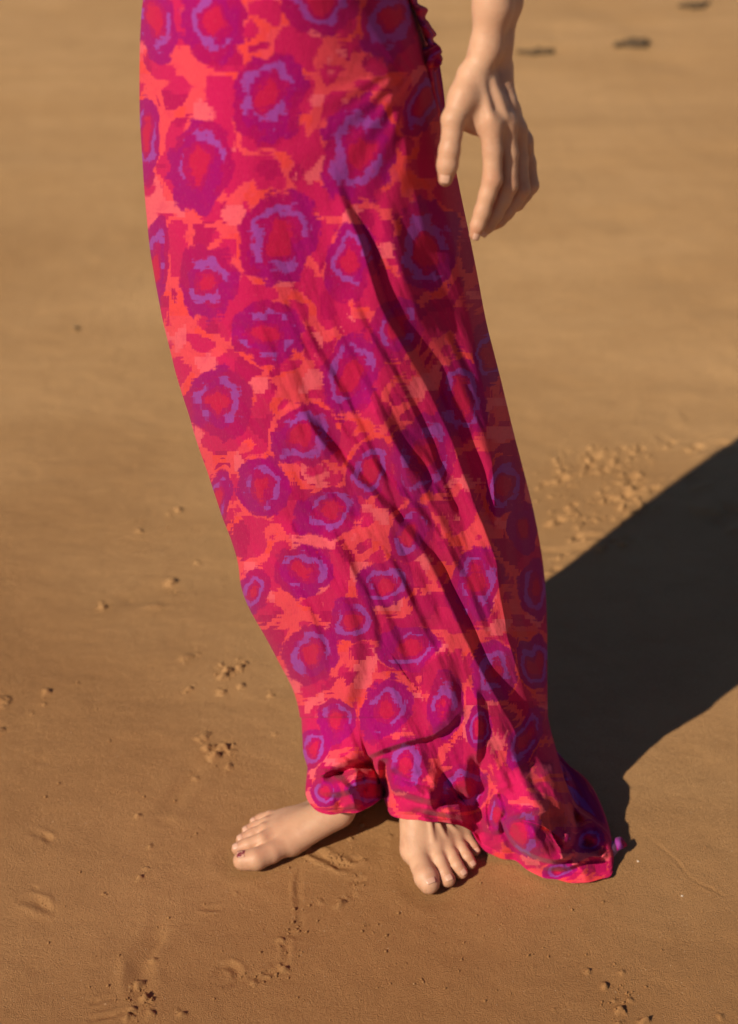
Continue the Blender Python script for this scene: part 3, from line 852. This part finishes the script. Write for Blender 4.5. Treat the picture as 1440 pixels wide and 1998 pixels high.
def foot(ankle, heel, mtp, toes, rm, kk=.009):
    """mtp: knuckle points from big toe to small toe; toes: lists of (point, radius)"""
    cap(ankle, heel, .024, .022, .015)
    mid0 = ankle*0.45 + heel*0.15
    for i, p in enumerate(mtp):
        base = ankle + (p-ankle)*0.30 + np.array([0, 0, -.012 - .006*i])
        cap(base, p, .0205 - .0022*i, rm[i], .010)
        cap(heel + np.array([0, 0, -.008]), p - np.array([0, 0, .004]), .0135, rm[i]*.8, .010)
    for i, tl in enumerate(toes):
        pts = [mtp[i]] + [t[0] for t in tl]; rs = [rm[i]*0.85] + [t[1] for t in tl]
        cap(pts[0], pts[1], rs[0], rs[1], .006)
        for j in range(1, len(pts)-1): cap(pts[j], pts[j+1], rs[j], rs[j+1], .0022)

# her right foot (left in the picture), pointing left
heel1 = G(742,1512,.026)
m1 = [G(568,1642,.0165), G(548,1622,.0195), G(549,1609,.0175), G(554,1600,.0155), G(563,1593,.0135)]
t1 = [[(G(530,1664,.016),.0125),(G(500,1676,.015),.0135),(G(474,1679,.0125),.0120)],
      [(G(512,1638,.0215),.0088),(G(485,1648,.0165),.0084),(G(465,1656,.011),.0084)],
      [(G(516,1618,.0200),.0078),(G(492,1628,.0155),.0074),(G(472,1638,.0105),.0076)],
      [(G(521,1605,.0180),.0072),(G(500,1612,.0140),.0068),(G(482,1621,.0095),.0070)],
      [(G(527,1592,.0155),.0068),(G(511,1597,.0120),.0066),(G(497,1604,.0085),.0068)]]
foot(A1, heel1, m1, t1, [.0160,.0130,.0115,.0105,.0098])
# her left foot (right in the picture), pointing at the viewer
heel2 = G(815,1480,.026)
m2 = [G(812,1655,.018), G(847,1652,.0205), G(868,1643,.019), G(887,1630,.0175), G(903,1616,.016)]
t2 = [[(G(822,1688,.0165),.0132),(G(832,1712,.0155),.0145),(G(837,1723,.0128),.0130)],
      [(G(857,1676,.0205),.0086),(G(866,1700,.0160),.0082),(G(874,1716,.0115),.0092)],
      [(G(880,1666,.0200),.0080),(G(891,1688,.0165),.0078),(G(900,1702,.0100),.0080)],
      [(G(899,1652,.0190),.0076),(G(911,1672,.0155),.0074),(G(918,1684,.0095),.0075)],
      [(G(913,1638,.0165),.0074),(G(922,1650,.0130),.0068),(G(927,1659,.0090),.0070)]]
foot(A2, heel2, m2, t2, [.0190,.0145,.0130,.0122,.0118])
for a, b in ((G(838,1590,.054), G(845,1640,.0345)), (G(850,1590,.050), G(868,1632,.0325)), (G(862,1588,.045), G(888,1620,.029))):
    cap(a, b, .0022, .0022, .004)

# grid: fine where skin shows, coarse elsewhere
def axis(parts):
    out = []
    for lo, hi, st in parts: out.append(np.arange(lo, hi-1e-9, st))
    out.append([parts[-1][1]])
    return np.concatenate(out)
AX = axis([(-.46,-.176,.008),(-.176,.176,.00155),(.176,.24,.008)])
AY = axis([(-.112,.064,.00155),(.064,.26,.008)])
AZ = axis([(-.012,.085,.0015),(.085,.76,.008),(.76,1.03,.0016),(1.03,1.45,.007),(1.45,1.75,.004)])
f = np.full((len(AX), len(AY), len(AZ)), 0.05, np.float32)
for p0, p1, r0, r1, k in PR:
    pad = 2.2*k + .012
    lo = np.minimum(p0-r0, p1-r1) - pad; hi = np.maximum(p0+r0, p1+r1) + pad
    sl = []
    for A, l, h in ((AX, lo[0], hi[0]), (AY, lo[1], hi[1]), (AZ, lo[2], hi[2])):
        a, b = np.searchsorted(A, [l, h]); sl.append(slice(max(a-1, 0), b+1))
    x = AX[sl[0]][:, None, None].astype(np.float32); y = AY[sl[1]][None, :, None].astype(np.float32); z = AZ[sl[2]][None, None, :].astype(np.float32)
    d = p1-p0; L2 = float(d@d) + 1e-12
    tt = np.clip(((x-p0[0])*d[0] + (y-p0[1])*d[1] + (z-p0[2])*d[2])/L2, 0, 1)
    g = np.sqrt((x-p0[0]-tt*d[0])**2 + (y-p0[1]-tt*d[1])**2 + (z-p0[2]-tt*d[2])**2) - (r0 + (r1-r0)*tt)
    cur = f[sl[0], sl[1], sl[2]]
    h = np.clip(0.5 + 0.5*(cur-g)/k, 0, 1)
    f[sl[0], sl[1], sl[2]] = cur*(1-h) + g*h - k*h*(1-h)

def surface_nets(f, AX, AY, AZ):
    ins = f < 0
    nx, ny, nz = f.shape
    c = np.zeros((nx-1, ny-1, nz-1), np.uint8)
    for i in (0, 1):
        for j in (0, 1):
            for k in (0, 1): c += ins[i:nx-1+i, j:ny-1+j, k:nz-1+k]
    act = (c > 0) & (c < 8)
    I, J, K = np.nonzero(act)
    idx = np.full(act.shape, -1, np.int32); idx[I, J, K] = np.arange(len(I))
    acc = np.zeros((len(I), 3)); cnt = np.zeros(len(I))
    off = [(i, j, k) for i in (0, 1) for j in (0, 1) for k in (0, 1)]
    for a in off:
        for ax in range(3):
            if a[ax]: continue
            b = list(a); b[ax] = 1
            fa = f[I+a[0], J+a[1], K+a[2]]; fb = f[I+b[0], J+b[1], K+b[2]]
            m = (fa < 0) != (fb < 0)
            t = np.where(m, fa/np.where(m, fa-fb, 1), 0)
            pa = np.stack([AX[I+a[0]], AY[J+a[1]], AZ[K+a[2]]], -1); pb = np.stack([AX[I+b[0]], AY[J+b[1]], AZ[K+b[2]]], -1)
            acc += np.where(m[:, None], pa + (pb-pa)*t[:, None], 0); cnt += m
    V = acc/cnt[:, None]
    Q = []
    for ax in range(3):
        s0 = [slice(1, -1)]*3; s0[ax] = slice(0, -1); s1 = [slice(1, -1)]*3; s1[ax] = slice(1, None)
        A = ins[tuple(s0)]; B = ins[tuple(s1)]
        cr = np.nonzero(A != B); i, j, k = [c_.copy() for c_ in cr]
        flip = A[cr]
        o = [1, 1, 1]; o[ax] = 0; i += o[0]; j += o[1]; k += o[2]
        u = (ax+1) % 3; v = (ax+2) % 3
        def cell(du, dv):
            q = [i, j, k]; q[u] = q[u]-du; q[v] = q[v]-dv
            return idx[q[0], q[1], q[2]]
        a, b, c_, d = cell(1, 1), cell(0, 1), cell(0, 0), cell(1, 0)
        q = np.stack([a, b, c_, d], -1); q[~flip] = q[~flip][:, ::-1]
        Q.append(q)
    Q = np.concatenate(Q); Q = Q[(Q >= 0).all(1)]
    return V, Q
BV, BQ = surface_nets(f, AX, AY, AZ)
for it in range(3):          # light smoothing of the grid steps
    acc = np.zeros_like(BV); cn = np.zeros(len(BV))
    for a, b in ((0, 1), (1, 2), (2, 3), (3, 0)):
        np.add.at(acc, BQ[:, a], BV[BQ[:, b]]); np.add.at(cn, BQ[:, a], 1)
        np.add.at(acc, BQ[:, b], BV[BQ[:, a]]); np.add.at(cn, BQ[:, b], 1)
    BV = BV*0.45 + 0.55*acc/np.maximum(cn, 1)[:, None]
body = mesh_obj('body', BV, BQ, M_SKIN, person)
red = np.zeros(len(BV))
for p, r, a in [(IM,.010,.35),(MM,.010,.4),(RM,.009,.4),(Y(961,350,-.07),.009,.45),(Y(992,362,-.058),.008,.45),(Y(1017,370,-.04),.008,.5),(Y(926,458,-.075),.009,.7),(TT,.010,.45),
                (TI,.008,.35),(Y(912,268,-.058),.006,.9),(m1[0],.014,.5),(t1[0][1][0],.010,.35),(t2[0][1][0],.012,.4)] + [(tl[-1][0],.011,.75) for tl in t1+t2] + [(p,.011,.45) for p in m2[1:]]:
    red = np.maximum(red, a*np.exp(-np.sum((BV-np.asarray(p))**2, 1)/(r*r)))
ra = body.data.attributes.new('redness', 'FLOAT', 'POINT'); ra.data.foreach_set('value', red.astype(np.float32))

# nails: curved plates seated on the tips
def nail(name, c, along, up, wd, ln, rad, mat, label=None):
    along = np.array(along, float); along /= np.linalg.norm(along)
    up = np.array(up, float); up -= along*(up@along); up /= np.linalg.norm(up)
    sidev = np.cross(along, up)
    n = 9; vs = []
    for i in range(n):
        v = -1 + 2*i/(n-1)
        for j in range(n):
            u = -1 + 2*j/(n-1)
            uu = u*math.sqrt(max(0.02, 1-0.42*v*v)); vv = v
            a = uu*wd/rad
            vs.append(c + sidev*(rad*math.sin(a)) + up*(rad*(math.cos(a)-1) - 0.22*ln*vv*vv*0.5) + along*vv*ln)
    o = mesh_obj(name, vs, grid_faces(n, n), mat, body)
    md = o.modifiers.new('thickness', 'SOLIDIFY'); md.thickness = .0006; md.offset = 0
    if label: o['label'] = label
    return o
def tipnail(name, a, b, r, up, wd, ln, mat, label=None, back=.0, seat=.985):
    al = b-a; al /= np.linalg.norm(al); u = np.array(up, float); u -= al*(u@al); u /= np.linalg.norm(u)
    nail(name, b - al*back + u*r*seat, al, u, wd, ln, r*1.05, mat, label)
UPF = np.array([0, -.25, 1.0])
tipnail('toenail', t1[0][1][0], t1[0][2][0], .0125, UPF+[.0,.25,0], .0062, .0060, M_POL, 'chipped dark red big toenail', .001)
tipnail('toenail', t2[0][1][0], t2[0][2][0], .0134, UPF, .0066, .0058, M_NAIL, None, .0)
for tt_, bk in ((t1, 0), (t2, 0)):
    for i in range(1, 5):
        a, b, r = tt_[i][1][0], tt_[i][2][0], tt_[i][2][1]
        tipnail('toenail', a, b, r, UPF, r*.50, r*.42, M_NAIL, None, -.0005)
tipnail('thumbnail', Y(873,322,-.072), TT, .0078, (-.15,-1,.1), .0048, .0062, M_NAIL, None, .004)
tipnail('fingernail', Y(932,440,-.070), Y(926,458,-.071), .0056, (.35,-1,.1), .0036, .0046, M_NAIL, None, .001)
tipnail('fingernail', Y(952,440,-.0535), Y(943,452,-.054), .0054, (.3,-1,.1), .0034, .0042, M_NAIL, None, .001)

# hair and eyes (above the picture)
hn, hm = 26, 36; hv = []
for i in range(hn):
    v = i/(hn-1)
    for j in range(hm):
        a = 2*math.pi*j/hm
        if v < .45:
            ph = v/.45*math.pi*.5
            p = HC + np.array([math.sin(ph)*math.cos(a)*.092, .02 + math.sin(ph)*math.sin(a)*.100, .03 + math.cos(ph)*.102])
        else:
            q_ = (v-.45)/.55; frontness = max(0, -math.sin(a))
            rr = 1 - .28*q_
            p = HC + np.array([math.cos(a)*.094*rr, .03 + math.sin(a)*.098*rr + frontness*.10 + .01*q_, .03 - q_*.26])
        p = p + .003*math.sin(a*17 + v*9)*np.array([math.cos(a), math.sin(a), 0])
        hv.append(p)
hair = mesh_obj('hair', hv, grid_faces(hn, hm, wrap=True), M_HAIR, person)
md = hair.modifiers.new('thickness', 'SOLIDIFY'); md.thickness = .012
for sx in (-1, 1):
    c = HC + np.array([sx*.030, -.060, .008]); ev = []; n = 12
    for i in range(n):
        for j in range(n*2):
            th_, a = math.pi*(i+.02)/(n-1+.04), math.pi*j/n
            ev.append(c + .0125*np.array([math.sin(th_)*math.cos(a), -math.cos(th_), math.sin(th_)*math.sin(a)]))
    mesh_obj('eye', ev, grid_faces(n, n*2, wrap=True), M_EYE, body)

# gathered tie at the hip, hanging at the right edge of the skirt
def ruffle():
    C = smooth_poly([(790,-60),(812,0),(826,30),(838,62),(850,92),(857,112)], 10); n = len(C); m = 12; vs = []
    for i in range(n):
        for j in range(m):
            f_ = i/(n-1); v = j/(m-1)
            wdt = 21 + 5*math.sin(f_*24) + 2*math.sin(f_*41+1)
            px = C[i][0] - 14 + wdt*v; py = C[i][1] + 2*math.sin(f_*30 + 2*v)
            y = .030 - .022*math.sin(math.pi*v) + .006*math.sin(f_*30 + v*2.4) + .030*v
            vs.append(at_y(px, py, y))
    return cloth_piece('gathered_tie', vs, n, m, 840, -100, parent=dress)
ruffle()
def knot():
    n, m = 30, 26; vs = []
    for i in range(n):
        th_ = math.pi*i/(n-1)
        for j in range(m):
            a = 2*math.pi*j/(m-1)
            r = 1 + .20*math.sin(a*3 + th_*4) + .12*math.sin(a*5-2)
            px = 843 + 19*math.sin(th_)*math.cos(a)*r; py = 112 - 27*math.cos(th_) + 3*math.sin(a*2)
            vs.append(at_y(px, py, .030 + .018*math.sin(th_)*math.sin(a)*r))
    return cloth_piece('knot', vs, n, m, 720, -120, parent=dress)
knot()
def tail():
    n, m = 60, 14; vs = []
    L = smooth_poly([(828,120),(842,190),(852,270),(862,350),(872,400)], 15)[:n]; n = len(L)
    Rr = resample(smooth_poly([(858,122),(866,180),(873,250),(884,330),(893,395)], 15), np.linspace(0, 1, n))
    for i in range(n):
        for j in range(m):
            v = j/(m-1); f_ = i/(n-1)
            px = L[i][0]*(1-v) + Rr[i][0]*v; py = L[i][1]*(1-v) + Rr[i][1]*v
            vs.append(at_y(px, py, .022 + .026*v - .012*math.sin(v*math.pi*1.6)*(1-.5*f_)))
    return cloth_piece('tie_end', vs, n, m, 980, 200, parent=dress)
tail()

# the far side of the trailing hem: crumpled loops of cloth lying in the dress's own shade
def loop_of_cloth(name, top, bot, y0, depth, px0, py0, n=44, m=30, lift=0.0):
    T = resample(smooth_poly(top, 8), np.linspace(0, 1, n)); B = resample(smooth_poly(bot, 8), np.linspace(0, 1, n)); vs = []
    for i in range(n):
        for j in range(m):
            v = j/(m-1); f_ = i/(n-1)
            px = T[i][0]*(1-v) + B[i][0]*v; py = T[i][1]*(1-v) + B[i][1]*v
            yy = y0[0]*(1-f_) + y0[1]*f_ - depth*math.sin(math.pi*v)**.7*math.sin(math.pi*min(1, f_*.9+.08))
            yy += .006*math.sin(v*9 + f_*7)*math.sin(math.pi*v) + .004*math.sin(f_*19 - v*6)
            q = at_y(px, py, yy)
            if q[2] < .005: q = at_z(px, py, .005)
            vs.append(q)
    return cloth_piece(name, vs, n, m, px0, py0, parent=dress)
loop_of_cloth('hem_fold', [(1072,1480),(1100,1498),(1122,1528),(1134,1560),(1136,1592)], [(1082,1520),(1092,1550),(1102,1580),(1112,1600),(1128,1606)], (.09,.06), .03, 1000, -700)
# corner of the hem flipped over, showing its wrong side, shade painted in, and a bright tip
def flap(name, quad, ys, mat, px0, py0, n=16):
    vs = []
    for i in range(n):
        for j in range(n):
            u = i/(n-1); v = j/(n-1)
            a = np.array(quad[0])*(1-u)*(1-v) + np.array(quad[1])*u*(1-v) + np.array(quad[2])*u*v + np.array(quad[3])*(1-u)*v
            y = ys[0]*(1-u)*(1-v) + ys[1]*u*(1-v) + ys[2]*u*v + ys[3]*(1-u)*v - .006*math.sin(math.pi*u)*math.sin(math.pi*v)
            q = at_y(a[0], a[1], y)
            if q[2] < .004: q = at_z(a[0], a[1], .004)
            vs.append(q)
    if mat is None: return cloth_piece(name, vs, n, n, px0, py0, parent=dress)
    o = mesh_obj(name, vs, grid_faces(n, n), mat, dress)
    md = o.modifiers.new('thickness', 'SOLIDIFY'); md.thickness = .001
    return o
M_LIN = simple_mat('shade_tinted_wrong_side', (0.20, 0.08, 0.17, 1), (0.28, 0.12, 0.22, 1), 300, 0.9)  # lilac darkened in its own colour to stand in for the lobe's shadow
fl = flap('turned_hem', [(1148,1632),(1204,1644),(1213,1652),(1188,1682)], [at_z(a_, b_, c_)[1] for a_, b_, c_ in ((1148,1632,.034),(1204,1644,.020),(1213,1652,.014),(1188,1682,.012))], M_LIN, 0, 0)
fl['label'] = 'lilac wrong side of the turned hem, colour darkened for shade'
tp = flap('hem_tip', [(1200,1636),(1212,1634),(1223,1650),(1204,1660)], [at_z(a_, b_, c_)[1] for a_, b_, c_ in ((1200,1636,.024),(1212,1634,.020),(1223,1650,.012),(1204,1660,.018))], None, 610, -1010)

# ------------------------------------------------------------------ odds and ends lying on the beach
def lump(name, px, py, sx, sy, sz, mat, label, cat, group=None, seed=0, nub=.35, ang=0.0, tilt=0.3):
    c = at_z(px, py, 0.0); c[2] = ground_z(c[0], c[1])
    n, m = 18, 28; vs = []; r_ = random.Random(seed)
    ph = [r_.uniform(0, 6.3) for _ in range(6)]
    for i in range(n):
        th_ = math.pi*i/(n-1)
        for j in range(m):
            a = 2*math.pi*j/m
            k = 1 + nub*(.5*math.sin(2*a+ph[0]) + .3*math.sin(3*a+ph[1]+th_*2) + .25*math.sin(5*a+ph[2]-th_*3) + .2*math.sin(th_*6+ph[3]+a))
            x = sx*math.sin(th_)*math.cos(a)*k; y = sy*math.sin(th_)*math.sin(a)*k; z = sz*(math.cos(th_)*k)
            ca, sn = math.cos(ang), math.sin(ang)
            vs.append((x*ca - y*sn, x*sn + y*ca, z + sz*.35))
    o = mesh_obj(name, vs, grid_faces(n, m, wrap=True), mat)
    o.location = c
    tag(o, label, cat, group)
    return o
def weed(px, py, L, Wd, ang, label, seed):
    """a torn, wrinkled scrap of seaweed: a few crossing ribbons"""
    c = at_z(px, py, 0.0); c[2] = ground_z(c[0], c[1])
    r_ = random.Random(seed); vs = []; fs = []
    for k in range(9):
        a = ang + r_.uniform(-.35, .35); l = L*r_.uniform(.35, 1.0); wd = Wd*r_.uniform(.2, .5); n = 14
        ox, oy = r_.uniform(-.25, .25)*L, r_.uniform(-.4, .4)*Wd; b0 = len(vs); p1 = r_.uniform(0, 6)
        for i in range(n):
            t_ = i/(n-1) - .5
            w_ = wd*(1-(2*t_)**2)**.5*(.7 + .3*math.sin(i*1.7+p1)) + .001
            cx = ox + math.cos(a)*t_*l - math.sin(a)*.15*Wd*math.sin(t_*8+p1); cy = oy + math.sin(a)*t_*l + math.cos(a)*.15*Wd*math.sin(t_*8+p1)
            for s_ in (-1, 0, 1):
                h = .003 + .005*abs(math.sin(i*.9+p1+s_)) + .003*(s_ == 0)
                vs.append((cx - math.sin(a)*w_*s_, cy + math.cos(a)*w_*s_, h))
        for i in range(n-1):
            for s_ in (0, 1): q = b0+i*3+s_; fs.append((q, q+3, q+4, q+1))
    o = mesh_obj('seaweed_scrap', vs, fs, M_WEED); o.location = c
    md = o.modifiers.new('thickness', 'SOLIDIFY'); md.thickness = .003
    tag(o, label, 'seaweed', 'dark scraps of seaweed far up the beach')
    return o
weed(1240, 91, .14, .065, .55, 'long dark scrap of seaweed, the middle one of three', 1)
weed(1048, 104, .10, .04, .30, 'flat dark scrap of seaweed just right of the wrist', 2)
weed(1356, 15, .11, .05, .75, 'dark scrap of seaweed at the very top, rightmost of three', 3)
lump('pebble', 149, 644, .006, .004, .003, M_WEED, 'small dark pebble alone on the smooth sand left of the thigh', 'pebble', None, 11)
lump('shell_fragment', 1245, 1681, .0014, .0012, .0010, M_SHELL, 'tiny white shell fragment right of the trailing hem', 'shell', None, 12)
lump('shell_fragment', 1331, 1748, .0012, .0010, .0009, M_SHELL, 'tiny white shell fragment below and right of the other, near the right edge', 'shell', None, 13)
# crumbs of sand turned up by feet and worms
def crumbs():
    r_ = np.random.default_rng(3); vs = []; fs = []
    spots = [(1165,960,105,62,150),(430,1475,38,24,24),(455,1320,32,26,20),(270,1950,45,28,30),(655,1675,42,15,30),(690,1720,18,12,10),(1215,1950,45,36,24),(570,1830,22,46,20),(490,1900,60,14,14),
             (95,1765,38,12,10),(330,1150,30,26,8),(750,1620,80,40,10),(300,1015,60,22,6),(400,1180,70,10,6),(700,1850,620,110,160),(250,1500,280,330,70),(1300,1750,160,200,40),(1220,420,120,50,10)]
    for cx, cy, sx, sy, cnt in spots:
        for k in range(cnt):
            g = r_.normal(size=2)*.55; px = cx + g[0]*sx; py = cy + g[1]*sy
            if 400 < py < 1560 and px > 560 and px < 1050: continue
            c = at_z(px, py, 0.0); r = .0008 + .0018*r_.random()**2.5; c[2] = ground_z(c[0], c[1]) + r*.15
            b0 = len(vs)
            pts = [(0,0,1),(1,0,.1),(.3,.95,0),(-.8,.6,.1),(-.8,-.6,0),(.3,-.95,.1),(0,0,-1)]
            for p in pts:
                q = np.array(p)*r*(.7+.6*r_.random()); vs.append(c+q)
            for i in range(5):
                a, b = 1+i, 1+(i+1) % 5; fs.append((b0, b0+a, b0+b)); fs.append((b0+6, b0+b, b0+a))
    o = mesh_obj('sand_crumbs', vs, fs, M_SAND); tag(o, 'loose crumbs of damp sand scattered over the trampled spots', 'sand crumbs', None, 'stuff')
crumbs()
